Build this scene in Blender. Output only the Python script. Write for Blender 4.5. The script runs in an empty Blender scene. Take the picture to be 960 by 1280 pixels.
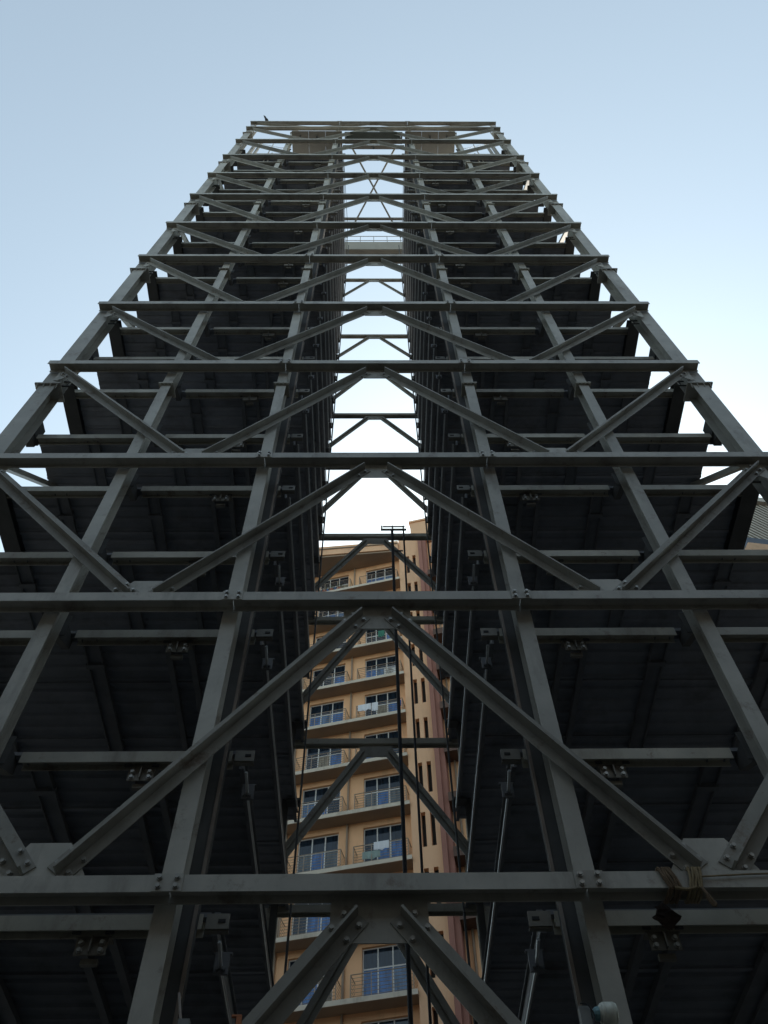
import bpy, math, random
from mathutils import Vector, Matrix
random.seed(7)
S = bpy.context.scene
C = S.collection
R = math.radians

# ------------------------------------------------------------------ camera
D = 7.0                      # metres from the camera to the front plane of the frame
EYE = 1.6
cam_d = bpy.data.cameras.new('camera')
cam = bpy.data.objects.new('camera', cam_d)
C.objects.link(cam)
right = Vector((0.999924, -0.004074, -0.011621))
up = Vector((0.002782, -0.844559, 0.535456))
fwd = Vector((0.011996, 0.535447, 0.844483))
fwd.normalize()
right = fwd.cross(up).normalized()
up = right.cross(fwd)
M = Matrix((right, up, -fwd)).transposed().to_4x4()
M.translation = Vector((-0.0057 * D, 0, EYE))
cam.matrix_world = M
cam_d.sensor_fit = 'VERTICAL'
cam_d.sensor_height = 24
cam_d.lens = 24 * 1057.8 / 1280
cam_d.clip_start = 0.05
cam_d.clip_end = 6000
S.camera = cam

# ------------------------------------------------------------------ light
SUN_EL, SUN_AZ = R(42), R(14)        # azimuth from +Y (view direction) towards +X
w = bpy.data.worlds.new('World')
S.world = w
w.use_nodes = True
nt = w.node_tree
sky = nt.nodes.new('ShaderNodeTexSky')
sky.sky_type = 'NISHITA'
sky.sun_disc = False
sky.sun_elevation = SUN_EL
sky.sun_rotation = SUN_AZ
sky.air_density = 1.0
sky.dust_density = 1.0
sky.ozone_density = 1.0
bg = nt.nodes['Background']
bg.inputs['Strength'].default_value = 0.12
hs = nt.nodes.new('ShaderNodeHueSaturation')
hs.inputs['Saturation'].default_value = .55
nt.links.new(sky.outputs[0], hs.inputs['Color'])
tn = nt.nodes.new('ShaderNodeMix')
tn.data_type = 'RGBA'
tn.blend_type = 'MULTIPLY'
tn.inputs['Factor'].default_value = 1
tn.inputs['B'].default_value = (.93, 1.04, .99, 1)
nt.links.new(hs.outputs[0], tn.inputs['A'])
nt.links.new(tn.outputs['Result'], bg.inputs[0])
sun_d = bpy.data.lights.new('sun', 'SUN')
sun_d.energy = 2.6
sun_d.angle = R(0.6)
sun_d.color = (1, .93, .82)
sun = bpy.data.objects.new('sun', sun_d)
C.objects.link(sun)
sd = Vector((math.sin(SUN_AZ) * math.cos(SUN_EL), math.cos(SUN_AZ) * math.cos(SUN_EL), math.sin(SUN_EL)))
sun.rotation_euler = sd.to_track_quat('Z', 'Y').to_euler()
sun.location = (40, 20, 80)
S.view_settings.view_transform = 'Standard'
S.view_settings.look = 'None'
S.view_settings.exposure = 1.22
S.view_settings.gamma = 1
S.render.engine = 'CYCLES'
S.cycles.max_bounces = 8
S.cycles.diffuse_bounces = 4

# ------------------------------------------------------------------ materials
def mat(name, col, rough=.6, metal=0.0, var=.12, scale=3.0, bump=.0, dirt=None, dirt_amt=.5, dscale=1.2, spec=.5, rust=0, tone=0):
    m = bpy.data.materials.new(name)
    m.use_nodes = True
    n = m.node_tree.nodes
    l = m.node_tree.links
    b = n['Principled BSDF']
    b.inputs['Roughness'].default_value = rough
    b.inputs['Metallic'].default_value = metal
    b.inputs['Specular IOR Level'].default_value = spec
    geo = n.new('ShaderNodeNewGeometry')
    no = n.new('ShaderNodeTexNoise')
    no.inputs['Scale'].default_value = scale
    no.inputs['Detail'].default_value = 6
    no.inputs['Roughness'].default_value = .62
    l.new(geo.outputs['Position'], no.inputs['Vector'])
    cr = n.new('ShaderNodeValToRGB')
    cr.color_ramp.elements[0].position = .3
    cr.color_ramp.elements[1].position = .7
    cr.color_ramp.elements[0].color = tuple(c * (1 - var) for c in col) + (1,)
    cr.color_ramp.elements[1].color = tuple(min(1, c * (1 + var)) for c in col) + (1,)
    l.new(no.outputs['Fac'], cr.inputs['Fac'])
    out = cr.outputs['Color']
    if dirt:
        mp = n.new('ShaderNodeMapping')
        mp.inputs['Scale'].default_value = (1, 1, .25)
        l.new(geo.outputs['Position'], mp.inputs['Vector'])
        n2 = n.new('ShaderNodeTexNoise')
        n2.inputs['Scale'].default_value = dscale
        n2.inputs['Detail'].default_value = 9
        n2.inputs['Roughness'].default_value = .7
        l.new(mp.outputs[0], n2.inputs['Vector'])
        c2 = n.new('ShaderNodeValToRGB')
        c2.color_ramp.elements[0].position = .52
        c2.color_ramp.elements[1].position = .75
        c2.color_ramp.elements[0].color = (0, 0, 0, 1)
        c2.color_ramp.elements[1].color = (dirt_amt,) * 3 + (1,)
        l.new(n2.outputs['Fac'], c2.inputs['Fac'])
        mx = n.new('ShaderNodeMix')
        mx.data_type = 'RGBA'
        l.new(c2.outputs['Color'], mx.inputs['Factor'])
        l.new(out, mx.inputs['A'])
        mx.inputs['B'].default_value = tuple(dirt) + (1,)
        out = mx.outputs['Result']
    if rust:
        n4 = n.new('ShaderNodeTexNoise')
        n4.inputs['Scale'].default_value = 2.6
        n4.inputs['Detail'].default_value = 12
        n4.inputs['Roughness'].default_value = .75
        l.new(geo.outputs['Position'], n4.inputs['Vector'])
        c4 = n.new('ShaderNodeValToRGB')
        c4.color_ramp.elements[0].position = .565
        c4.color_ramp.elements[1].position = .66
        c4.color_ramp.elements[0].color = (0, 0, 0, 1)
        c4.color_ramp.elements[1].color = (rust,) * 3 + (1,)
        l.new(n4.outputs['Fac'], c4.inputs['Fac'])
        m4 = n.new('ShaderNodeMix')
        m4.data_type = 'RGBA'
        l.new(c4.outputs['Color'], m4.inputs['Factor'])
        l.new(out, m4.inputs['A'])
        m4.inputs['B'].default_value = (.11, .055, .03, 1)
        out = m4.outputs['Result']
    if tone:
        oi = n.new('ShaderNodeObjectInfo')
        mr = n.new('ShaderNodeMapRange')
        mr.inputs['To Min'].default_value = 1 - tone
        mr.inputs['To Max'].default_value = 1 + tone
        l.new(oi.outputs['Random'], mr.inputs['Value'])
        mu = n.new('ShaderNodeVectorMath')
        mu.operation = 'SCALE'
        l.new(out, mu.inputs[0])
        l.new(mr.outputs[0], mu.inputs['Scale'])
        out = mu.outputs[0]
    l.new(out, b.inputs['Base Color'])
    if bump:
        bp = n.new('ShaderNodeBump')
        bp.inputs['Strength'].default_value = bump
        bp.inputs['Distance'].default_value = .01
        n3 = n.new('ShaderNodeTexNoise')
        n3.inputs['Scale'].default_value = scale * 9
        n3.inputs['Detail'].default_value = 4
        l.new(geo.outputs['Position'], n3.inputs['Vector'])
        l.new(n3.outputs['Fac'], bp.inputs['Height'])
        l.new(bp.outputs[0], b.inputs['Normal'])
    return m

STEEL = mat('grey_painted_steel', (.42, .405, .355), .55, 0, .16, 1.5, .08, (.10, .08, .06), .7, 1.6, rust=.45, tone=.12)
STEEL2 = mat('grey_brace_steel', (.30, .288, .25), .6, 0, .16, 2.2, .08, (.09, .07, .05), .6, 2.0, rust=.6, tone=.15)
ROWST = mat('dull_green_grey_steel', (.38, .36, .30), .6, 0, .16, 1.8, .08, (.11, .08, .055), .85, 1.1, rust=.6, tone=.15)
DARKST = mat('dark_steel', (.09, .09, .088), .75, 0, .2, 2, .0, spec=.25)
DECK = mat('dark_decking', (.23, .236, .25), .85, 0, .2, 1.2, .0, (.09, .08, .07), .7, .9, spec=.2, tone=.2)
TRACK = mat('track_channel', (.15, .153, .158), .6, 0, .2, 3, spec=.35)
GALV = mat('galvanised_rail', (.48, .49, .49), .4, .3, .15, 4, tone=.15)
BOLT = mat('zinc_bolt', (.38, .37, .34), .4, .6, .15, 20)
RUST = mat('rusty_lip', (.22, .175, .14), .7, .0, .25, 3, 0, (.30, .29, .27), .7, 2)
CLIP = mat('dull_clip_steel', (.17, .16, .135), .6, .1, .2, 5, 0, (.09, .06, .04), .7, 4, tone=.25)
PLATE = mat('bracket_plate', (.20, .185, .155), .55, .2, .2, 6, 0, (.12, .09, .06), .6, 4)
CABLE = mat('black_cable', (.02, .02, .022), .6, 0, .1, 5)
PANEL = mat('beige_roof_panel', (.30, .28, .235), .75, 0, .1, .8, 0, (.13, .11, .09), .4, .7)
SLATE = mat('dark_canopy', (.12, .14, .12), .7, 0, .2, 1.2)
OCHRE = mat('ochre_plaster', (.84, .48, .26), .9, 0, .08, .5, .1, (.40, .24, .14), .75, .55)
PEACH = mat('peach_plaster', (.80, .48, .28), .9, 0, .06, .5, .0, (.40, .24, .15), .7, .5)
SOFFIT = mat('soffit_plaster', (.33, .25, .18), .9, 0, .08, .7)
WHITEP = mat('white_slab_edge', (.62, .54, .43), .8, 0, .08, 1.5, 0, (.26, .20, .14), .8, .9)
BROWN = mat('brown_pilaster', (.33, .15, .11), .85, 0, .08, .8)
DBROWN = mat('dark_brown_band', (.12, .07, .05), .85, 0, .1, .8)
FRAME = mat('window_frame_white', (.70, .68, .64), .5, 0, .05, 3)
RAILM = mat('railing_metal', (.33, .25, .18), .6, .0, .15, 4)
LOUV = mat('louvre_white', (.40, .37, .32), .7, 0, .06, 1)
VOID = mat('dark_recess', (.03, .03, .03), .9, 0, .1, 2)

def glass(name, col, rough=.06, spec=.5):
    m = bpy.data.materials.new(name)
    m.use_nodes = True
    b = m.node_tree.nodes['Principled BSDF']
    b.inputs['Base Color'].default_value = tuple(col) + (1,)
    b.inputs['Roughness'].default_value = rough
    b.inputs['Specular IOR Level'].default_value = spec
    n = m.node_tree.nodes
    l = m.node_tree.links
    geo = n.new('ShaderNodeNewGeometry')
    wv = n.new('ShaderNodeTexNoise')
    wv.inputs['Scale'].default_value = 2.2
    wv.inputs['Detail'].default_value = 3
    mp = n.new('ShaderNodeMapping')
    mp.inputs['Scale'].default_value = (4, 4, .5)
    l.new(geo.outputs['Position'], mp.inputs['Vector'])
    l.new(mp.outputs[0], wv.inputs['Vector'])
    cr = n.new('ShaderNodeValToRGB')
    cr.color_ramp.elements[0].position = .35
    cr.color_ramp.elements[1].position = .65
    cr.color_ramp.elements[0].color = tuple(c * .6 for c in col) + (1,)
    cr.color_ramp.elements[1].color = tuple(min(1, c * 1.35) for c in col) + (1,)
    l.new(wv.outputs['Fac'], cr.inputs['Fac'])
    l.new(cr.outputs['Color'], b.inputs['Base Color'])
    return m
GBLUE = glass('blue_sky_tint_glass', (.05, .14, .34))  # base colour of both blue glasses stands in for reflected sky
GBLUE2 = glass('pale_blue_glass', (.08, .15, .26))
GDARK = glass('dark_glass', (.012, .022, .035))

# ------------------------------------------------------------------ mesh helpers
class MB:
    def __init__(s):
        s.v = []
        s.f = []
    def box(s, x0, x1, y0, y1, z0, z1):
        k = len(s.v)
        s.v += [(x, y, z) for z in (z0, z1) for y in (y0, y1) for x in (x0, x1)]
        s.f += [tuple(k + i for i in q) for q in ((0, 2, 3, 1), (4, 5, 7, 6), (0, 1, 5, 4), (2, 6, 7, 3), (0, 4, 6, 2), (1, 3, 7, 5))]
        return s
    def prism(s, pts, a, b, axis='y'):
        """polygon extruded from a to b along an axis; pts are (x,z) for y, (x,y) for z, (y,z) for x"""
        k = len(s.v)
        n = len(pts)
        for t in (a, b):
            for p in pts:
                s.v.append((p[0], t, p[1]) if axis == 'y' else ((p[0], p[1], t) if axis == 'z' else (t, p[0], p[1])))
        s.f.append(tuple(range(k, k + n)))
        s.f.append(tuple(range(k + 2 * n - 1, k + n - 1, -1)))
        for i in range(n):
            j = (i + 1) % n
            s.f.append((k + i, k + n + i, k + n + j, k + j))
        return s
    def sweep(s, prof, p0, p1, side, upv):
        """profile (u,v) swept from p0 to p1; u along side, v along upv"""
        p0, p1, side, upv = Vector(p0), Vector(p1), Vector(side).normalized(), Vector(upv).normalized()
        k = len(s.v)
        n = len(prof)
        for p in (p0, p1):
            for u, v in prof:
                s.v.append(tuple(p + side * u + upv * v))
        s.f.append(tuple(range(k + n - 1, k - 1, -1)))
        s.f.append(tuple(range(k + n, k + 2 * n)))
        for i in range(n):
            j = (i + 1) % n
            s.f.append((k + i, k + j, k + n + j, k + n + i))
        return s
    def tube(s, p0, p1, r, n=8, r1=None):
        p0, p1 = Vector(p0), Vector(p1)
        d = (p1 - p0).normalized()
        a = Vector((1, 0, 0)) if abs(d.x) < .9 else Vector((0, 1, 0))
        u = d.cross(a).normalized()
        v = d.cross(u)
        k = len(s.v)
        for p, rr in ((p0, r), (p1, r if r1 is None else r1)):
            for i in range(n):
                t = 2 * math.pi * i / n
                s.v.append(tuple(p + (u * math.cos(t) + v * math.sin(t)) * rr))
        s.f.append(tuple(range(k + n - 1, k - 1, -1)))
        s.f.append(tuple(range(k + n, k + 2 * n)))
        for i in range(n):
            j = (i + 1) % n
            s.f.append((k + i, k + j, k + n + j, k + n + i))
        return s
    def chain(s, pts, r, n=8):
        for a, b in zip(pts, pts[1:]):
            s.tube(a, b, r, n)
        return s
    def mesh(s, name, m):
        me = bpy.data.meshes.new(name)
        me.from_pydata(s.v, [], s.f)
        import bmesh
        bm = bmesh.new()
        bm.from_mesh(me)
        bmesh.ops.recalc_face_normals(bm, faces=bm.faces)
        bm.to_mesh(me)
        bm.free()
        me.materials.append(m)
        return me
    def build(s, name, m, parent=None, loc=None):
        return link(name, s.mesh(name, m), parent, loc)

def link(name, me, parent=None, loc=None, rot=None):
    o = bpy.data.objects.new(name, me)
    C.objects.link(o)
    if parent:
        o.parent = parent
    if loc is not None:
        o.location = loc
    if rot is not None:
        o.rotation_euler = rot
    return o

def bevel(o, wd=.006, seg=1):
    b = o.modifiers.new('bevel', 'BEVEL')
    b.width = wd
    b.segments = seg
    b.limit_method = 'ANGLE'
    return o

def thing(name, label, cat, loc=(0, 0, 0), group=None, rz=0):
    o = bpy.data.objects.new(name, None)
    C.objects.link(o)
    o.location = loc
    o.rotation_euler.z = rz
    o.empty_display_size = .3
    return tag(o, label, cat, group)

def tag(o, label=None, cat=None, group=None, kind=None):
    if label: o['label'] = label
    if cat: o['category'] = cat
    if group: o['group'] = group
    if kind: o['kind'] = kind
    return o

def hprof(fl, dp, tf=.014, tw=.010):
    """closed H profile: flange width fl along u, section depth dp along v"""
    a, b = fl / 2, dp / 2
    t = tw / 2
    return [(-a, -b), (a, -b), (a, -b + tf), (t, -b + tf), (t, b - tf), (a, b - tf), (a, b), (-a, b), (-a, b - tf), (-t, b - tf), (-t, -b + tf), (-a, -b + tf)]

Z = lambda h: h * D + EYE          # height in units of D above the eye -> metres
bolt_mb = MB().tube((0, 0, 0), (0, -.012, 0), .030, 10).tube((0, -.012, 0), (0, -.036, 0), .022, 6)
BOLT_ME = bolt_mb.mesh('bolt', BOLT)
NB = [0]
def bolt(parent, x, y, z):
    NB[0] += 1
    return link('bolt', BOLT_ME, parent, (x, y, z))

# ------------------------------------------------------------------ the ground
gm = mat('dusty_concrete_ground', (.05, .048, .044), .9, 0, .2, .6, .2, (.035, .033, .03), .7, .5)
g = MB()
g.v = [(-3000, -3000, 0), (3000, -3000, 0), (3000, 3000, 0), (-3000, 3000, 0)]
g.f = [(0, 1, 2, 3)]
tag(g.build('ground', gm), kind='structure')
g = MB().box(-12, 12, 5.6, 17, .0, .12)
tag(g.build('foundation_slab', mat('foundation_concrete', (.09, .086, .08), .9, 0, .15, 1.2, .2)), kind='structure')

# ------------------------------------------------------------------ the parking tower
HL = [.102, .6633, 1.2681, 1.8288, 2.4258, 2.9816, 3.5951, 4.1628, 4.785, 5.366, 5.9727, 6.5977, 7.2, 7.485]
NLV = len(HL)
X0, XM, XO = .281 * D, .6237 * D, .975 * D
DEPTH2 = 2.02 * D
tower = thing('parking_tower', 'tall open grey steel parking tower with braced front, dark decks and a narrow central shaft', 'parking tower', (0, D, 0.12))
TO = Vector((0, -D, -.12))           # children are given in world coordinates, shifted into the tower's own frame
def T(name, mb, m, parent=tower):
    o = mb.build(name, m, parent)
    if parent is tower: o.location = TO
    return o
def TL(name, me, x, y, z):
    return link(name, me, tower, (x, y - D, z - .12))

TOPZ = Z(7.485) + .16
BH, BD = .17, .20                    # beam flange height, beam depth
# columns
def column(x, y, fl, dp, ztop=TOPZ, m=STEEL, name='column'):
    mb = MB().sweep(hprof(fl, dp), (x, y, .12), (x, y, ztop), (1, 0, 0), (0, 1, 0))
    mb.box(x - fl * .9, x + fl * .9, y - dp * .75, y + dp * .75, .1201, .15)
    return T(name, mb, m)
yc = 1.034 * D
for sx in (-1, 1):
    column(sx * X0, yc + .12, .20, .24)
    column(sx * XM, yc + .12, .20, .24)
    column(sx * XO, yc + .17, .33, .34)
    for yy in (1.52 * D, 2.07 * D):
        column(sx * (XO + .01), yy, .26, .28, Z(7.2) if yy > 12 else Z(6.6))
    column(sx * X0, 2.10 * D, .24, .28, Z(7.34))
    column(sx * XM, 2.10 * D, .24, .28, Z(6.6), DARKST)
    # guide post standing just behind the front inner column: dark channel, rusty lip painted paler for its lit edge
    x = sx * .262 * D
    mb = MB().sweep([(-.10, -.08), (.07, -.08), (.07, -.07), (-.085, -.07), (-.085, .07), (.07, .07), (.07, .08), (-.10, .08)],
                    (x, 1.085 * D, .12), (x, 1.085 * D, Z(7.0)), (sx, 0, 0), (0, 1, 0))
    gp = T('guide_post', mb, DARKST)
    lip = MB().box(x - sx * .100 - .022, x - sx * .100 + .012, 1.085 * D - .095, 1.085 * D - .0805, .13, Z(7.0) - .01)
    lo = lip.build('lit_rust_strip', RUST, gp)
    # rear inner guide post seen against the light
    x = sx * .2555 * D
    T('guide_post', MB().sweep(hprof(.11, .14, .012, .01), (x, 1.955 * D, .12), (x, 1.955 * D, Z(7.3)), (1, 0, 0), (0, 1, 0)), DARKST)
    # slim guide pipe that carries the stub arms
    x = sx * .213 * D
    T('guide_pipe', MB().tube((x, 1.94 * D, .12), (x, 1.94 * D, Z(7.3)), .022, 8), DARKST)

# column splice collars below every second level
for i in (4, 6, 8, 10, 12):
    h = Z(HL[i]) - .60
    for sx in (-1, 1):
        for x, fl, dp, yo in ((X0, .20, .24, .12), (XM, .20, .24, .12), (XO, .33, .34, .17)):
            e = .055 if x < XO else .10
            mb = MB().box(sx * x - fl / 2 - e, sx * x + fl / 2 + e, yc - .05, yc + dp + .05, h, h + .022)
            mb.box(sx * x - fl / 2 - e, sx * x + fl / 2 + e, yc - .05, yc + dp + .05, h + .025, h + .047)
            for k in (-.38, -.13, .13, .38):
                xx = sx * x + k * (fl + 2 * e)
                mb.tube((xx, yc - .025, h - .03), (xx, yc - .025, h + .08), .016, 6)
                if x == XO:
                    mb.prism([(yc - .045, h), (yc + .0, h), (yc + .0, h - .16)], xx - .006, xx + .006, 'x')
            T('splice_collar', mb, STEEL if x == XO else ROWST)

# horizontal H beams (web level) : section with vertical flanges front and back
def hbeam_x(x0, x1, yfront, zbot, h=BH, d=BD, m=STEEL, name='beam', tf=.014):
    mb = MB().sweep([(v, u) for u, v in hprof(h, d, tf, .010)], (x0, yfront + d / 2, zbot + h / 2), (x1, yfront + d / 2, zbot + h / 2), (0, 1, 0), (0, 0, 1))
    return T(name, mb, m)
def brace(p0, p1, y, wd=.27, st=.14, m=STEEL2, t=.012):
    """T shaped brace in a plane facing -Y: flat leg against the gusset, stem standing towards the viewer"""
    p0, p1 = Vector((p0[0], y, p0[1])), Vector((p1[0], y, p1[1]))
    d = (p1 - p0).normalized()
    sd_ = Vector((-d.z, 0, d.x))
    a = wd / 2
    pr = [(-a, 0), (a, 0), (a, -t), (t, -t), (t, -st), (-t, -st), (-t, -t), (-a, -t)]
    mb = MB().sweep(pr, p0, p1, sd_, (0, 1, 0))
    return T('brace', mb, m)

nb_small = 7
for i in range(NLV):
    zb = Z(HL[i])
    # front beam in three lengths joined at bolted splices on the inner columns
    ends = [(-XO - .15, -X0 * .98 - .006), (-X0 * .98 + .006, X0 * .98 - .006), (X0 * .98 + .006, XO + .15)]
    for a, b in ends:
        hbeam_x(a, b, D, zb)
    for sx in (-1, 1):
        x = sx * X0 * .98
        sp = T('splice_plate', MB().box(x - .135, x + .135, D - .014, D - .002, zb - .004, zb + BH + .004), STEEL)
        if i < nb_small:
            for bx in (-.08, .08):
                for bz in (.04, .13):
                    bolt(sp, x + bx, D - .014, zb + bz)
    if i == NLV - 1:
        break
    # ---- braces between this level and the next
    zt = Z(HL[i + 1])
    yg = 1.024 * D
    xf = .457 * D
    hgt = zt - zb
    gt = .40 if hgt > 3 else .22
    # apex gusset hanging below the upper beam
    ap = T('gusset_plate', MB().prism([(-.445, zt + .02), (-.445, zt - .22 * gt / .4), (-.235, zt - gt), (.235, zt - gt), (.445, zt - .22 * gt / .4), (.445, zt + .02)], yg, yg + .014), STEEL)
    yb = yg - .002
    for sx in (-1, 1):
        ft = T('gusset_plate', MB().prism([(sx * xf - .43, zb + BH - .02), (sx * xf - .42, zb + BH + .13), (sx * xf - .2, zb + BH + gt * 1.18), (sx * xf + .2, zb + BH + gt * 1.18), (sx * xf + .42, zb + BH + .13), (sx * xf + .43, zb + BH - .02)], yg, yg + .014), STEEL)
        cg = T('gusset_plate', MB().prism([(sx * (XO - .55), zt + .02), (sx * (XO - .47), zt - .2 * gt / .4), (sx * (XO - .16), zt - .5 * gt / .4), (sx * (XO - .10), zt - .5 * gt / .4), (sx * (XO - .10), zt + .02)], yg, yg + .012), STEEL)
        k = gt / .4
        a0, a1 = (sx * .20, zt - .13 * k), (sx * (xf - .16), zb + BH + .12 * k)
        c0, c1 = (sx * (xf + .16), zb + BH + .12 * k), (sx * (XO - .24), zt - .10 * k)
        for p0, p1, gA, gB in ((a0, a1, ap, ft), (c0, c1, ft, cg)):
            br = brace(p0, p1, yb)
            if i < 5:
                d = Vector((p1[0] - p0[0], p1[1] - p0[1])).normalized()
                nn = Vector((-d.y, d.x))
                for P, sgn, n_ in ((p0, 1, 2), (p1, -1, 2)):
                    for q in range(n_):
                        for s2 in (-1, 1):
                            c = Vector(P) + d * sgn * (.08 + .17 * q) + nn * s2 * .088
                            bolt(br, c.x, yb - .012, c.y)
                    # short tab plate across the end of the member
                    e = Vector(P) - d * sgn * .012

    # ---- rear frame (same levels), seen through the shaft
    y2 = DEPTH2
    if i < 12:
        hbeam_x(-X0 + .02, X0 - .02, y2, zb + .08, .15, .16, ROWST)
        gr = T('gusset_plate', MB().prism([(-.36, zt + .02), (-.36, zt - .12), (-.22, zt - .27), (.22, zt - .27), (.36, zt - .12), (.36, zt + .02)], y2 + .03, y2 + .044), STEEL2)
        for sx in (-1, 1):
            brace((sx * .27, zt - .16), (sx * (X0 - .1), zb + BH + .98), y2 + .028, .23, .08, STEEL2)
            T('gusset_plate', MB().prism([(sx * (X0 - .10), zb + .85), (sx * (X0 - .28), zb + 1.0), (sx * (X0 - .28), zb + 1.25), (sx * (X0 - .10), zb + 1.5)], y2 + .03, y2 + .042), STEEL2)

# ---- side frames: beams running away from the viewer and diagonals
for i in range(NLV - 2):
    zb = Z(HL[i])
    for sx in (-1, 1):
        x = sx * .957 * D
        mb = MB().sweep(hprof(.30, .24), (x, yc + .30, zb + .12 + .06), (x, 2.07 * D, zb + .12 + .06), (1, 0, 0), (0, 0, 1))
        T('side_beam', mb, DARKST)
        if i % 2 == 1 and i < NLV - 3:
            zt = Z(HL[i + 1])
            xx = sx * .94 * D
            for ya, yb_ in ((1.04 * D, 1.50 * D), (2.02 * D, 1.54 * D)):
                p0, p1 = Vector((xx, ya, zb + .25)), Vector((xx, yb_, zt - .02))
                d = (p1 - p0).normalized()
                T('brace', MB().sweep([(-.07, -.05), (.07, -.05), (.07, .05), (-.07, .05)], p0, p1, (1, 0, 0), d.cross(Vector((1, 0, 0)))), STEEL2)

# ---- car levels: set-back row beams, decks, rails, brackets
rows = []
for i in range(NLV - 3):
    rows.append((HL[i] + .010, True))
    rows.append(((HL[i] + HL[i + 1]) / 2 + .0, False))
rows.append((HL[NLV - 3] + .01, True))
rows = rows[1:]
YR = 1.10 * D
Y1 = 2.035 * D
def mk_deck(sx, xo):
    a, b = sorted((sx * .2345 * D, sx * xo))
    mb = MB().box(a, b, YR + .06, Y1, .0, .05)
    yy = YR + .16
    while yy < Y1 - .1:
        mb.prism([(yy, -.0005), (yy + .03, -.028), (yy + .09, -.028), (yy + .12, -.0005)], a + .005, b - .005, 'x')
        yy += .24
    return mb.mesh('deck', DECK)
def mk_track(sx, x):
    cx = sx * x
    mb = MB()
    mb.box(cx - .11, cx + .11, YR + .10, Y1 - .1, -.060, -.030)
    mb.box(cx - .11, cx - .095, YR + .10, Y1 - .1, -.10, -.0605)
    mb.box(cx + .095, cx + .11, YR + .10, Y1 - .1, -.10, -.0605)
    mb.box(cx - .13, cx + .13, YR + .55, YR + .63, -.12, -.061)
    return mb.mesh('wheel_track', TRACK)
def mk_edge(sx):
    lo, hi = sorted((sx * .2305 * D, sx * .234 * D))
    mb = MB().box(lo, hi, YR + .2, Y1 - .05, -.10, .14)
    lo2, hi2 = sorted((sx * .2255 * D, sx * .2303 * D))
    mb.box(lo2, hi2, YR + .2, Y1 - .05, -.10, -.088)
    mb.box(lo2, hi2, YR + .2, Y1 - .05, .128, .14)
    return mb.mesh('edge_channel', TRACK)
def mk_joist(sx):
    cx = sx * .395 * D
    mb = MB()
    for o in (-.20, .12):
        mb.box(cx + o, cx + o + .08, YR + .12, Y1 - .1, -.12, -.0295)
    return mb.mesh('joist', TRACK)
def mk_cross(sx, xo, yy):
    a, b = sorted((sx * .2345 * D, sx * xo))
    return MB().box(a + .01, b - .01, yy, yy + .05, -.055, -.0292).mesh('cross_member', DECK)
def mk_brk():
    mb = MB()
    mb.box(-.15, .15, .0, .014, -.17, .0)
    mb.box(-.17, .17, .0, .12, .0015, .014)
    mb.box(-.007, .007, -.05, -.0005, -.16, -.002)
    mb.box(-.08, .08, .05, .10, -.23, -.175)
    return mb.mesh('hanger_bracket', PLATE)
BRK = mk_brk()
meshes = {}
for sx in (-1, 1):
    for half in (0, 1):
        xo = (.957 - .02) * D if half else .935 * D
        if half: xo = .957 * D
        meshes[sx, half] = (mk_deck(sx, xo), [mk_edge(sx), mk_track(sx, .57 * D), mk_track(sx, .80 * D), mk_joist(sx)] +
                            [mk_cross(sx, xo, YR + q) for q in (.95, 2.1, 3.3, 4.6)])
HB = .155
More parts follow.
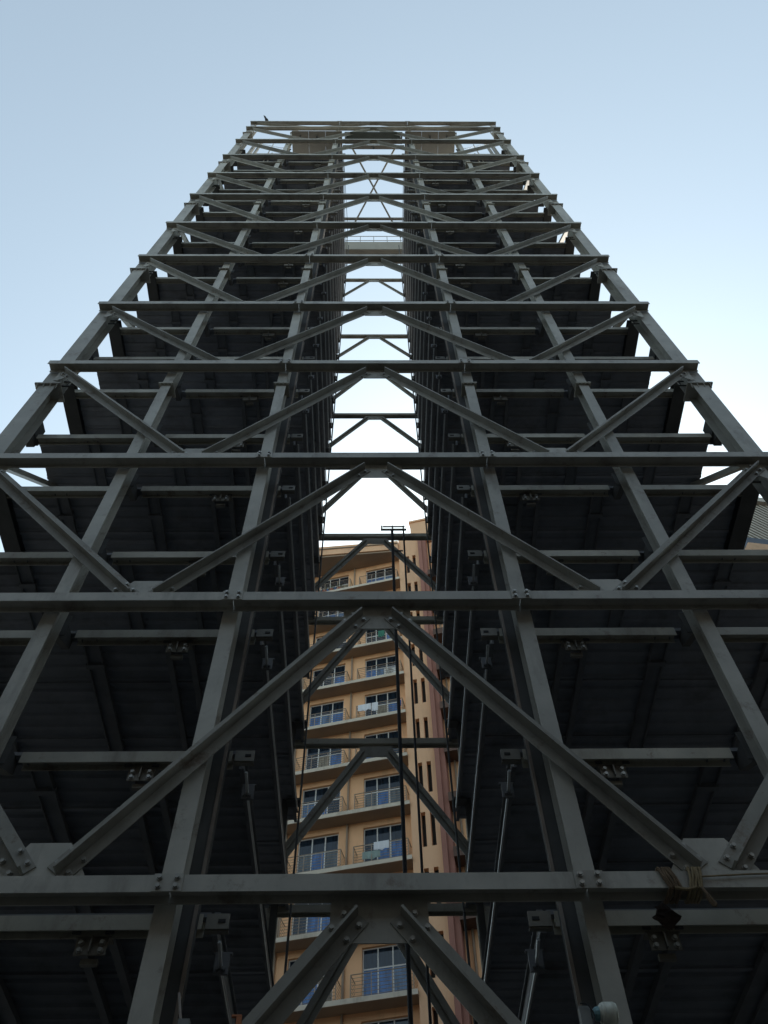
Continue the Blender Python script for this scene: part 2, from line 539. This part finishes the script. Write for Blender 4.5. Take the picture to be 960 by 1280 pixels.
for ri, (h, main) in enumerate(rows):
    zr = Z(h)
    for sx in (-1, 1):
        for a, b in ((.243, .594), (.640, .953)):
            lo, hi = sorted((sx * a * D, sx * b * D))
            mb = MB().sweep([(v, u) for u, v in hprof(HB, .15, .012, .009)], (lo, YR + .075, zr + HB / 2), (hi, YR + .075, zr + HB / 2), (0, 1, 0), (0, 0, 1))
            rb = T('row_beam', mb, ROWST)
        # end clip on the shaft side
        lo, hi = sorted((sx * .206 * D, sx * .238 * D))
        mb = MB().box(lo, hi, YR - .004, YR + .012, zr, zr + HB)
        mb.box(lo, hi, YR + .0125, YR + .07, zr - .014, zr)
        ec = T('end_clip', mb, CLIP)
        xc = (lo + hi) / 2 - sx * .04
        MB().box(xc - .035, xc + .035, YR - .012, YR - .0045, zr + .06, zr + .095).build('slot', VOID, ec)
        # light coloured rail running back along the shaft, with its clamp
        xr = sx * .2185 * D
        zrr = zr - .15
        T('guide_rail', MB().tube((xr, YR + .12, zrr + .09), (xr, YR + .42, zrr), .018, 8).tube((xr, YR + .42, zrr), (xr, 1.93 * D, zrr), .015, 8), GALV)
        mb = MB().box(xr - .07, xr + .07, YR + .40, YR + .43, zrr - .06, zrr + .14)
        mb.box(xr - .09, xr + .09, YR + .405, YR + .45, zrr + .14, zrr + .16)
        mb.tube((xr + .03, YR + .40, zrr - .02), (xr + .03, YR + .36, zrr - .02), .02, 6)
        mb.tube((xr - .03, YR + .40, zrr - .02), (xr - .03, YR + .36, zrr - .02), .02, 6)
        T('rail_clamp', mb, TRACK)
        # stub arm from the rear post to the guide pipe
        lo, hi = sorted((sx * .212 * D, sx * .250 * D))
        T('stub_arm', MB().box(lo, hi, 1.925 * D, 1.955 * D, zr + .02, zr + .07), DARKST)
        # hanger bracket with four bolts under the row beam
        bx = sx * .391 * D
        bk = TL('hanger_bracket', BRK, bx, YR + .10, zr - .018)
        if ri < 7:
            for ox in (-.10, .10):
                for oz in (-.055, -.13):
                    bolt(bk, ox, 0, oz)
        # deck with what hangs beneath it
        dm, subs = meshes[sx, 0 if main else 1]
        dk = TL('deck', dm, 0, 0, zr + HB + .003)
        dk.location.y = -D
        for me in subs:
            link(me.name.split('.')[0], me, dk)
        # packer between column and row beam, and the stub hanging at the outer end of the half levels
        if not main:
            x = sx * .972 * D
            mb = MB().box(x - .08, x + .08, 1.085 * D, 1.085 * D + .28, zr - .05, zr + .62)
            mb.box(x - .12, x + .10, 1.085 * D - .02, 1.085 * D + .32, zr + .08, zr + .30)
            T('knee_bracket', mb, DARKST)
        x = sx * .6165 * D
        mb = MB().prism([(yc + .25, zr + .16), (YR + .20, zr + .16), (YR + .20, zr - .02), (yc + .25, zr - .22)], x - .05, x + .05, 'x')
        mb.box(x - .12, x + .12, yc + .245, yc + .26, zr - .20, zr + .20)
        T('knee_bracket', mb, DARKST)

# ---- roof of the tower
zr = Z(6.98)
pan = MB()
for sx in (-1, 1):
    for k in range(3):
        a, b = sorted((sx * (.238 + .128 * k) * D + sx * .008, sx * (.238 + .128 * (k + 1)) * D))
        T('roof_panel', MB().box(a, b, 1.00 * D, 1.30 * D, zr, zr + .05), PANEL)
        xx = sx * (.238 + .128 * (k + .5)) * D
        T('roof_stud', MB().box(xx - .03, xx + .03, 1.03 * D, 1.06 * D, zr - .10, zr - .001), DARKST)
T('canopy_panel', MB().prism([(-.22 * D, 1.005 * D), (.22 * D, 1.005 * D), (.22 * D, 1.09 * D), (-.22 * D, 1.09 * D)], zr, zr + .06, 'z'), SLATE)
T('girder', MB().box(-.235 * D, .235 * D, 1.10 * D, 1.125 * D, zr - .12, zr + .16), PANEL)
T('hook', MB().tube((0, 1.11 * D, zr - .5), (0, 1.11 * D, zr - .12), .05, 8), DARKST)
for x in (-.21, .205):
    T('mast', MB().tube((x * D, 1.03 * D, zr - .7), (x * D, 1.03 * D, zr + .4), .035, 8), GALV)
zx = Z(7.16)
for sx in (-1, 1):
    p0, p1 = Vector((-sx * .178 * D, 1.13 * D, zx + .02 * sx)), Vector((sx * .225 * D, 1.84 * D, zx + .02 * sx))
    T('cross_brace', MB().tube(p0, p1, .05, 8), STEEL2)
    for yy in (1.13 * D, 1.30 * D):
        a, b = sorted((sx * X0 * .9, sx * XM))
        T('purlin', MB().box(a, b, yy - .05, yy + .05, zx + .02, zx + .14), STEEL2)
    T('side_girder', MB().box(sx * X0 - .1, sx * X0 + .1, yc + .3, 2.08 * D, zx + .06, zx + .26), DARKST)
    # short posts and ties of the open top bay
    for xx, yy, z0, z1, rr in ((.915, 1.10, 6.62, 7.18, .07), (.875, 1.10, 6.62, 7.18, .055), (.80, 1.14, 6.4, 7.3, .02), (.77, 1.14, 6.4, 6.9, .03)):
        T('post', MB().box(sx * xx * D - rr, sx * xx * D + rr, yy * D, yy * D + 2 * rr, Z(z0), Z(z1)), STEEL2)
    T('tie_rod', MB().chain([(sx * .93 * D, 1.08 * D, Z(7.0)), (sx * .70 * D, 1.10 * D, Z(6.86)), (sx * .62 * D, 1.10 * D, Z(6.88))], .014, 6), GALV)
hbeam_x(-X0 + .1, X0 - .1, 1.68 * D, zx - .05, .16, .14, STEEL2)
# service walkway with railing at the back of the roof
zw = Z(7.34)
T('walkway', MB().box(-X0 + .12, X0 - .12, 1.99 * D, 2.11 * D, zw, zw + .18).box(-X0 + .12, X0 - .12, 1.985 * D, 1.9895 * D, zw + .03, zw + 1.7), PANEL)
rl = MB()
for q in range(5):
    xx = -.24 * D + q * .12 * D
    rl.tube((xx, 2.0 * D, zw + .18), (xx, 2.0 * D, zw + 3.4), .022, 6)
for hh in (2.4, 3.4):
    rl.tube((-.25 * D, 2.0 * D, zw + hh), (.25 * D, 2.0 * D, zw + hh), .022, 6)
T('railing', rl, STEEL2)
T('slack_wire', MB().chain([(-.235 * D, 1.2 * D, Z(7.1)), (-.215 * D, 1.2 * D, Z(6.6)), (-.19 * D, 1.55 * D, Z(6.3)), (-.20 * D, 1.8 * D, Z(5.9))], .014, 6), CABLE)

# ------------------------------------------------------------------ pipes standing in the shaft
zt_ = Z(2.86)
for x0, x1, r, nm in ((.072, .068, .040, 'thicker black pipe standing in the central shaft, nearer its middle'), (.112, .114, .026, 'thinner black pipe standing in the central shaft, right of the thicker one')):
    o = MB().tube((x0 * D, 1.9 * D, .12), (x1 * D, 1.9 * D, zt_), r, 10).build('shaft_pipe', CABLE)
    tag(o, nm, 'pipe', 'black pipes in the shaft')
hd = thing('pipe_head_frame', 'small dark cross frame capping the two black pipes in the shaft', 'bracket', (0, 1.9 * D, zt_))
MB().box(.022 * D, .126 * D, -.03, .03, .001, .035).box(.03 * D, .12 * D, -.02, .02, .16, .18).build('crossbar', STEEL2, hd)
for xx in (.026, .070, .114):
    MB().box(xx * D - .02, xx * D + .02, -.018, .018, .0355, .21).build('lug', STEEL2, hd)
MB().box(.074 * D, .108 * D, -.012, .012, -1.05, -1.01).build('spacer', DARKST, hd)

# ------------------------------------------------------------------ rope on the lowest beam, right
ROPE = mat('brown_rope', (.17, .12, .075), .95, 0, .3, 14, .5)
ROPEY = mat('pale_rope', (.27, .21, .12), .95, 0, .25, 14, .5)
zb = Z(HL[1])
rope = thing('rope', 'brown and yellow rope lashed round the lowest front beam, right of the lower bolted splice', 'rope', (.40 * D, D, zb))
ro = Vector((.40 * D, D, zb))
def loops(cx, n, wd, sl, m, r=.013):
    mb = MB()
    for k in range(n):
        x = cx + (k / max(1, n - 1) - .5) * wd
        j = lambda: random.uniform(-.012, .012)
        pts = [(x + j(), -.018, BH + .02), (x + sl * .5 + j(), -.026, BH * .5), (x + sl + j(), -.018, -.012), (x + sl + j(), BD * .5, -.03),
               (x + sl + j(), BD + .02, -.01), (x + sl * .4, BD + .02, BH + .01), (x + j(), BD * .5, BH + .03), (x + j(), -.018, BH + .02)]
        mb.chain(pts, r, 6)
    return mb
loops(-.16, 5, .10, .05, ROPE).build('lashing', ROPE, rope)
loops(.12, 5, .10, -.04, ROPEY).build('lashing', ROPEY, rope)
MB().chain([(-.12, -.03, -.02), (-.02, -.04, -.045), (.08, -.035, -.02)], .016, 6).build('strand', ROPEY, rope)
MB().chain([(.12, -.03, -.02), (.15, -.05, -.11), (.19, -.05, -.20), (.17, -.04, -.21), (.13, -.05, -.12)], .014, 6).build('loose_end', ROPE, rope)
MB().chain([(.17, -.025, BH * .55), (.6, -.022, BH * .68), (1.1, -.02, BH * .75), (1.9, -.02, BH * .8)], .009, 6).build('strand', ROPEY, rope)
rag = MB()
ragm = mat('dark_brown_rag', (.05, .034, .028), .95, 0, .3, 12)
nu, nv = 14, 10
for j in range(nv + 1):
    for i_ in range(nu):
        t = j / nv
        a_ = 2 * math.pi * i_ / nu
        rr = (.015 + .075 * math.sin(math.pi * min(1, t * 1.05)) ** .7) * random.uniform(.45, 1.3)
        rag.v.append((rr * 1.25 * math.cos(a_), rr * .35 * math.sin(a_), -.13 + .26 * t + random.uniform(-.012, .012)))
for j in range(nv):
    for i_ in range(nu):
        k2 = (i_ + 1) % nu
        rag.f.append((j * nu + i_, j * nu + k2, (j + 1) * nu + k2, (j + 1) * nu + i_))
rag.f.append(tuple(range(nu - 1, -1, -1)))
rag.f.append(tuple(range(nv * nu, nv * nu + nu)))
o = rag.build('rag', ragm, None, (.378 * D, 1.045 * D, Z(.652)))
tag(o, 'dark brown rag bunched behind the rope under the lowest front beam', 'rag')

# ------------------------------------------------------------------ small lamp fittings low on the frame
LAMPW = mat('milky_plastic', (.62, .64, .56), .45, 0, .06, 6)
TEAL = mat('teal_plastic', (.16, .30, .33), .5, 0, .1, 6)
GREYB = mat('grey_box', (.20, .21, .20), .6, 0, .1, 6)
ORANGE = mat('orange_plastic', (.42, .14, .05), .6, 0, .1, 6)
def fitting(x, z, lab, jug=True):
    t = thing('lamp_fitting', lab, 'lamp', (x, D - .02, z))
    MB().box(-.13, -.045, .02, .10, -.16, .03).build('junction_box', GREYB, t)
    pts = [(-.10 + .07 * math.cos(a), -.005, -.06 + .10 * math.sin(a)) for a in [R(q) for q in range(-70, 120, 15)]]
    MB().chain(pts, .006, 6).build('flex', CABLE, t)
    mb = MB()
    prof = [(0, .030), (.02, .05), (.05, .055), (.055, .035), (.08, .035)]
    for (a, r0), (b, r1) in zip(prof, prof[1:]):
        mb.tube((-.03 + a, .03, -.03), (-.03 + b, .03, -.03), r0, 12, r1)
    mb.build('neck', TEAL, t)
    mb = MB()
    prof = [(.05, .045), (.065, .075), (.09, .085), (.17, .085), (.19, .075), (.197, .04)]
    for (a, r0), (b, r1) in zip(prof, prof[1:]):
        mb.tube((-.03 + a, .03, -.03), (-.03 + b, .03, -.03), r0, 16, r1)
    lb = mb.build('lamp_body', LAMPW, t)
    for p_ in lb.data.polygons: p_.use_smooth = len(p_.vertices) == 4
    MB().box(-.20, .24, .10, .20, -.20, -.165).build('bracket_arm', DARKST, t)
    MB().box(.17, .24, .2005, .30, -.30, -.165).build('bracket_arm', DARKST, t)
    return t
fitting(.247 * D, Z(.511), 'white plastic lamp with teal neck and grey box by the lower right inner column')
jb = thing('junction_box', 'small grey box beside the lower left inner column', 'electrical box', (-.222 * D, D - .02, Z(.497)))
MB().box(-.045, .045, 0, .07, -.16, .05).build('box', GREYB, jb)
MB().tube((-.03, .03, .05), (-.10, .1, .3), .012, 6).build('conduit', RUST, jb)
oc = thing('orange_clip', 'small orange plastic clip low on the left of the shaft', 'clip', (-.160 * D, D - .02, Z(.503)))
MB().box(-.02, .02, 0, .05, -.08, .02).box(-.06, .02, 0, .03, .021, .035).build('body', ORANGE, oc)

# ------------------------------------------------------------------ bird on the top beam
bm = MB()
prof = [(-.20, .015, 0), (-.12, .035, .015), (-.04, .075, .05), (.05, .085, .09), (.12, .06, .15), (.16, .045, .20), (.20, .05, .235), (.24, .03, .24), (.30, .006, .225)]
for (a, r0, z0), (b, r1, z1) in zip(prof, prof[1:]):
    bm.tube((a, 0, z0 + .05), (b, 0, z1 + .05), r0, 8, r1)
for s in (-.03, .03):
    bm.tube((.03, s, .10), (.03, s, .0), .008, 5)
o = bm.build('bird', mat('black_feathers', (.02, .02, .025), .6), None, (-.865 * D, D + .03, Z(7.485) + BH + .002))
o.rotation_euler.z = R(-125)
o.scale = (1.15, 1.15, 1.15)
tag(o, 'small black bird perched on the topmost beam near its left end', 'bird')

# ------------------------------------------------------------------ apartment building behind
AL = R(14)
bld = thing('apartment_building', 'ochre apartment block with white slab edges seen through the tower shaft', 'building', (1.4, 34.6, 0), rz=-AL)
F0, FH = 18.07 + EYE, 3.01
def B(name, mb, m, parent=bld):
    return mb.build(name, m, parent)
FL = [F0 + FH * n for n in range(-6, 11)]
zroof = FL[-1]
W2, W1 = (-2.06, -.06), (-5.35, -3.30)
W0 = (-9.3, -7.3)
wins = [W0, W1, W2]
# wall pieces between the openings: piers full height, spandrels per floor
xs = [-12.0] + [v for w_ in wins for v in w_] + [.45]
for a, b in zip(xs[::2], xs[1::2]):
    B('wall', MB().box(a, b, 0, .3, 0, zroof), OCHRE)
HEADH, SILL = 2.5, .18
for n, z in enumerate(FL[:-1]):
    for a, b in wins:
        B('wall', MB().box(a, b, .003, .297, z + HEADH, z + FH + SILL), OCHRE)
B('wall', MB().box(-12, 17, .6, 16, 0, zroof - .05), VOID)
# slot tower
SX0, SX1 = .45, 1.86
slots = [(.93, 1.15), (1.38, 1.60)]
py = -.62
xs = [SX0] + [v for w_ in slots for v in w_] + [SX1]
ztower = 51.0 + EYE + .6
for a, b in zip(xs[::2], xs[1::2]):
    B('wall', MB().box(a, b, py, .297, 0, zroof + 1.6), PEACH)
for z in FL[:-1]:
    for a, b in slots:
        B('wall', MB().box(a, b, py + .003, -.35, z + 2.35, z + FH + .45), PEACH)
for a, b in slots:
    B('wall', MB().box(a, b, py + .003, -.35, FL[-1] + .45, zroof + 1.597), PEACH)
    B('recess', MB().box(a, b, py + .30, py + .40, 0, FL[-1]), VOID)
B('penthouse', MB().box(1.36, 4.2, py + .05, 4, zroof + 1.603, ztower), PEACH)
B('coping', MB().box(1.28, 4.28, py - .03, 4.05, ztower + .002, ztower + .2), PEACH)
# pilaster
B('pilaster', MB().box(SX1, SX1 + .24, py - .25, .2, 0, zroof + 1.3), BROWN)
B('pilaster', MB().box(SX1 + .243, SX1 + .50, py - .10, .2, 0, zroof + 1.3), BROWN)
# right wing, with thick brown bands; unseen far end lengthened to block the sun
RX = SX1 + .503
rw = (RX + .95, RX + 2.6)
rw2 = [(RX + 5.6, RX + 7.4), (RX + 10.2, RX + 12.0)]
B('wall', MB().box(RX, rw[0], .0, .3, 0, zroof + 1.3), OCHRE)
for a, b in ((rw[1], rw2[0][0]), (rw2[0][1], rw2[1][0]), (rw2[1][1], 17.0)):
    B('wall', MB().box(a, b, .0, .3, 0, zroof + 1.3), OCHRE)
for a, b in [rw] + rw2:
    B('wall', MB().box(a, b, .003, .297, FL[-1] + SILL, zroof + 1.297), OCHRE)
for z in FL[:-1]:
    for a, b in [rw] + rw2:
        B('wall', MB().box(a, b, .003, .297, z + HEADH, z + FH + SILL - .002), OCHRE)
    B('balcony_band', MB().box(RX, 6.4, -.85, -.001, z - .45, z + .06), DBROWN)

def window(x0, x1, z, kinds, parent=bld, npane=3, depth=.12, open_=None):
    """full-height window: frame with panes and a transom"""
    z0, z1 = z + SILL + .002, z + HEADH - .002
    f = MB()
    t = .055
    f.box(x0, x1, depth, depth + .06, z0, z0 + t)
    f.box(x0, x1, depth, depth + .06, z1 - t, z1)
    ws = (x1 - x0 - t) / npane
    for k in range(npane + 1):
        xx = x0 + k * ws
        f.box(xx, xx + t, depth - .004, depth + .064, z0 + t, z1 - t)
    zm = z0 + (z1 - z0) * .60
    for k in range(npane):
        f.box(x0 + k * ws + t, x0 + (k + 1) * ws, depth, depth + .06, zm, zm + t)
    fr = B('window', f, FRAME, parent)
    for k in range(npane):
        a, b = x0 + k * ws + t, x0 + (k + 1) * ws
        lowm = kinds[k % len(kinds)]
        MB().box(a, b, depth + .025, depth + .035, z0 + t, zm).build('pane', lowm, fr)
        MB().box(a, b, depth + .025, depth + .035, zm + t, z1 - t).build('pane', GDARK, fr)
    return fr

def railing(x0, x1, z, yf=-.70, h=1.0):
    mb = MB()
    r = .014
    for q in range(7):
        zz = z + .12 + (h - .12) * q / 6
        rr = .022 if q == 6 else .011
        mb.tube((x0, yf, zz), (x1, yf, zz), rr, 5)
        for xx in (x0, x1):
            mb.tube((xx, yf, zz), (xx, -.002, zz), rr if q in (6,) else .008, 5)
    n = max(2, int((x1 - x0) / .75))
    for k in range(n + 1):
        xx = x0 + (x1 - x0) * k / n
        mb.box(xx - .016, xx + .016, yf - .016, yf + .016, z, z + h)
    return B('railing', mb, RAILM)

slab_end = .45
for n, z in enumerate(FL):
    fn = n - 6
    if n == 0: continue
    if n < len(FL) - 1:
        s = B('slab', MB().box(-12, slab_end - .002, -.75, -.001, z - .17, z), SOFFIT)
        MB().box(-12.02, slab_end - .002, -.79, -.7505, z - .17, z + .04).build('slab_edge', WHITEP, s)
CURT = glass('beige_curtain_glass', (.22, .19, .14), .25, .3)
GREYG = glass('grey_glass', (.09, .11, .12))
kinds_pool = [[GDARK, CURT, GBLUE], [GREYG, GBLUE, GREYG], [GBLUE, GBLUE, CURT], [GBLUE2, GREYG, GDARK], [GBLUE, GBLUE2, GBLUE], [GBLUE2, GBLUE, GDARK], [GDARK, GBLUE, GBLUE], [GBLUE, GBLUE, GBLUE2], [GDARK, GDARK, GBLUE]]
for n, z in enumerate(FL[:-1]):
    fn = n - 6
    for wi, (a, b) in enumerate(wins):
        window(a, b, z, kinds_pool[(n * 4 + wi * 5) % 9])
        if n:
            railing(a - .28, b + .34, z + .003)
    for k_, (a, b) in enumerate([rw] + rw2):
        window(a, b, z, kinds_pool[(n + 1 + 4 * k_) % 9], npane=2)
    if n:
        mb = MB()
        for q in range(6):
            mb.tube((RX + .7, -.82, z + .1 + q * .17), (6.3, -.82, z + .1 + q * .17), .013, 5)
        for xx in (RX + .7, RX + 1.6, RX + 2.6, 6.3):
            mb.box(xx - .015, xx + .015, -.835, -.805, z + .062, z + 1.0)
        B('railing', mb, RAILM)
for x in (-2.85, -5.95, 2.75):
    B('drain_pipe', MB().tube((x, -.07, 0), (x, -.07, zroof - .1), .055, 8), SOFFIT)
# roof overhang, turned a little against the wall like the real eaves
yl = -.75 - .152 * (12.45)
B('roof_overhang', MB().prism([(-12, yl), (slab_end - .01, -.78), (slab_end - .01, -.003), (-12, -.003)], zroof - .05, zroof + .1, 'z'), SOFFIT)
B('fascia', MB().prism([(-12, yl - .1), (slab_end - .01, -.88), (slab_end - .01, .4), (-12, .4)], zroof + .103, zroof + .70, 'z'), PEACH)
B('fascia_ledge', MB().prism([(-12, yl - .17), (slab_end - .012, -.95), (slab_end - .012, .4), (-12, .4)], zroof + .703, zroof + .80, 'z'), SOFFIT)
B('parapet', MB().prism([(-12, yl - .02), (slab_end - .01, -.80), (slab_end - .01, .4), (-12, .4)], zroof + .803, zroof + 1.2, 'z'), OCHRE)

# things on the balconies (own top-level objects, placed in the building's frame)
Mb = Matrix.Translation((1.4, 34.6, 0)) @ Matrix.Rotation(-AL, 4, 'Z')
def onb(x, y, z): return Mb @ Vector((x, y, z))
def cloth(x0, x1, zt, zb, y, m, lab):
    mb = MB()
    nx, nz = 14, 6
    k = 0
    for side in (0, .012):
        for j in range(nz + 1):
            for i_ in range(nx + 1):
                u = i_ / nx
                zz = zt + (zb - zt) * j / nz + math.sin(u * 9) * .03 * j / nz
                mb.v.append((x0 + (x1 - x0) * u, y + side + .03 * math.sin(u * 17 + x0) * (j / nz), zz))
    q = (nx + 1) * (nz + 1)
    for s_ in (0, q):
        for j in range(nz):
            for i_ in range(nx):
                a = s_ + j * (nx + 1) + i_
                mb.f.append((a, a + 1, a + nx + 2, a + nx + 1))
    o = mb.build('laundry', m)
    o.matrix_world = Mb
    return tag(o, lab, 'laundry', 'laundry hung on the balconies')
WCL = mat('white_cloth', (.72, .72, .74), .95, 0, .05, 4)
GCL = mat('green_cloth', (.05, .19, .13), .95, 0, .15, 6)
BCL = mat('blue_cloth', (.07, .14, .42), .95, 0, .15, 6)
GRC = mat('grey_green_cloth', (.26, .33, .30), .95, 0, .15, 6)
fz = lambda n: F0 + FH * n
cloth(-2.25, -1.5, fz(5) + 1.02, fz(5) + .55, -.735, WCL, 'crumpled white sheet over the left end of a railing, fifth right-hand balcony down')
cloth(-1.45, -1.1, fz(5) + 1.02, fz(5) + .40, -.735, WCL, 'narrow white towel just right of the crumpled sheet, fifth right-hand balcony down')
cloth(.0, .22, fz(5) + .85, fz(5) + .40, -.735, BCL, 'blue cloth at the right end of the railing, fifth right-hand balcony down')
cloth(-1.35, -.62, fz(2) + 1.05, fz(2) + .62, -.735, WCL, 'white towel spread on the railing of a low balcony beside grey green cloths')
cloth(-1.9, -1.05, fz(2) + .62, fz(2) + .22, -.72, GRC, 'grey green cloths hung below the white towel on a low balcony')
cloth(-1.05, -.65, fz(7) + 1.0, fz(7) + .45, -.735, GCL, 'green cloth on the railing, third right-hand balcony down from the roof')
ac = thing('air_conditioner', 'white air conditioner box standing on the balcony beside blue glazing', 'air conditioner')
ac.matrix_world = Mb @ Matrix.Translation((-.42, -.38, fz(6) + .25))
MB().box(-.35, .35, -.15, .15, 0, .55).build('case', FRAME, ac)
mb = MB()
for q in range(4):
    r_ = .06 + q * .05
    pts = [(.0 + r_ * math.cos(R(a)), -.16, .27 + r_ * math.sin(R(a))) for a in range(0, 361, 30)]
    mb.chain(pts, .006, 5)
mb.build('fan_grille', GREYB, ac)
POT = mat('terracotta', (.42, .13, .08), .8, 0, .15, 6)
LEAF = mat('plant_leaves', (.05, .10, .03), .7, 0, .3, 9)
labs = ['terracotta pot plant at the left end of the top left balcony', 'pot plant second from the left on the top left balcony', 'pot plant third from the left on the top left balcony', 'terracotta pot plant at the right end of the top left balcony']
for k in range(4):
    x = -5.3 + .5 * k
    p = thing('pot_plant', labs[k], 'plant', group='pot plants on the top left balcony')
    p.matrix_world = Mb @ Matrix.Translation((x, -.55, fz(9) + .12))
    MB().tube((0, 0, 0), (0, 0, .26), .11, 10, .16).build('pot', POT, p)
    mb = MB()
    for q in range(90):
        a, e, rr = random.uniform(0, 6.28), random.uniform(.1, 1.4), random.uniform(.08, .34)
        c = Vector((rr * math.cos(a) * math.cos(e), rr * math.sin(a) * math.cos(e) * .6, .28 + rr * math.sin(e) * 1.5))
        u = Vector((random.uniform(-1, 1), random.uniform(-1, 1), random.uniform(-1, 1))).normalized() * .05
        v = Vector((random.uniform(-1, 1), random.uniform(-1, 1), random.uniform(-1, 1))).normalized() * .03
        i0 = len(mb.v)
        mb.v += [tuple(c - u), tuple(c - v), tuple(c + u), tuple(c + v)]
        mb.f.append((i0, i0 + 1, i0 + 2, i0 + 3))
    mb.build('foliage', LEAF, p)

# ------------------------------------------------------------------ louvred tower block to the right
lt = thing('louvred_block', 'pale high-rise with close slanting louvres showing past the right edge of the parking tower', 'building', (30.6, 39.1, 0), rz=R(8))
HT = 64.0 + EYE
LB = 57.6 + EYE
MB().box(0, 24, .4, 16, 0, HT).build('wall', mat('grey_block_wall', (.09, .085, .08), .9), lt)
MB().box(-.3, 24.2, -.3, .399, 0, LB - 1.2).build('wall', mat('brown_block_wall', (.42, .27, .17), .9), lt)
MB().box(-.1, 24.1, -.1, .395, LB - 1.19, LB - .1).build('pane', GDARK, lt)
mb = MB()
zz = LB + .5
while zz < HT + 24:
    x0, z0 = (0, zz) if zz < HT - .3 else (zz - HT + .3, HT - .3)
    x1, z1 = zz - LB, LB
    if x0 < 23 and x1 > x0 + .3:
        x1 = min(x1, 24)
        z1 = zz - x1
        mb.sweep([(-.10, -.085), (.10, -.085), (.10, .085), (-.10, .085)], (x0, .2, z0), (x1, .2, z1), (0, 1, 0), (1, 0, 1))
    zz += .62
ob = mb.build('louvres', LOUV, lt)
ob['kind'] = 'stuff'
MB().box(-.3, 24.2, -.25, .39, HT - .29, HT + .4).build('parapet', LOUV, lt)

# ------------------------------------------------------------------ neighbouring blocks standing behind and beside the viewer
SLATEW = mat('dark_grey_render', (.08, .075, .068), .9, 0, .1, .4, 0, (.06, .055, .05), .5, .3)
TANW = mat('brown_render', (.15, .11, .08), .9, 0, .1, .4, 0, (.1, .08, .06), .5, .3)
def block(label, x, y, rz, wd, dp, floors, wall):
    t = thing('residential_block', label, 'building', (x, y, 0), rz=rz)
    hgt = floors * 3.0
    MB().box(-wd / 2, wd / 2, .25, dp, 0, hgt).build('wall', wall, t)
    sl, fr, gl, pr = MB(), MB(), MB(), MB()
    n = int(wd / 3.2)
    for f in range(1, floors + 1):
        sl.box(-wd / 2 - .1, wd / 2 + .1, -.35, .249, f * 3.0 - .22, f * 3.0)
    for f in range(floors):
        for k in range(n):
            cx = -wd / 2 + (k + .5) * wd / n
            z = f * 3.0 + .9
            fr.box(cx - .8, cx + .8, .17, .248, z, z + 1.5)
            for q in (-1, 1):
                a, b = sorted((cx + q * .04, cx + q * .74))
                gl.box(a, b, .15, .1695, z + .06, z + 1.44)
    for k in range(n + 1):
        cx = -wd / 2 + k * wd / n
        pr.box(cx - .15, cx + .15, -.1, .2485, 0.01, hgt + .8)
    sl.build('floor_band', SOFFIT if wall is TANW else wall, t)
    fr.build('window_frame', FRAME, t)
    gl.build('window_pane', GDARK, t)
    pr.build('pilaster', wall, t)
    MB().box(-wd / 2, wd / 2, .26, dp - .01, hgt + .001, hgt + 1.1).build('parapet', wall, t)
    return t
block('dark grey residential block standing behind the viewer, facing the parking tower', 0, -13, math.pi, 64, 14, 8, SLATEW)
block('tall brown residential block far behind the viewer beyond the grey one', 10, -48, math.pi, 90, 16, 13, TANW)
block('dark grey residential block well to the left of the parking tower', -38, 2, math.pi / 2, 46, 14, 9, SLATEW)
block('brown residential block far to the left beyond the grey one', -75, 20, math.pi / 2, 80, 16, 12, TANW)
block('dark grey residential block far to the right of the viewer', 62, -12, -math.pi / 2, 60, 16, 12, SLATEW)
block('brown rendered residential block standing to the right of the viewer', 27, 0, -math.pi / 2, 22, 14, 9, TANW)
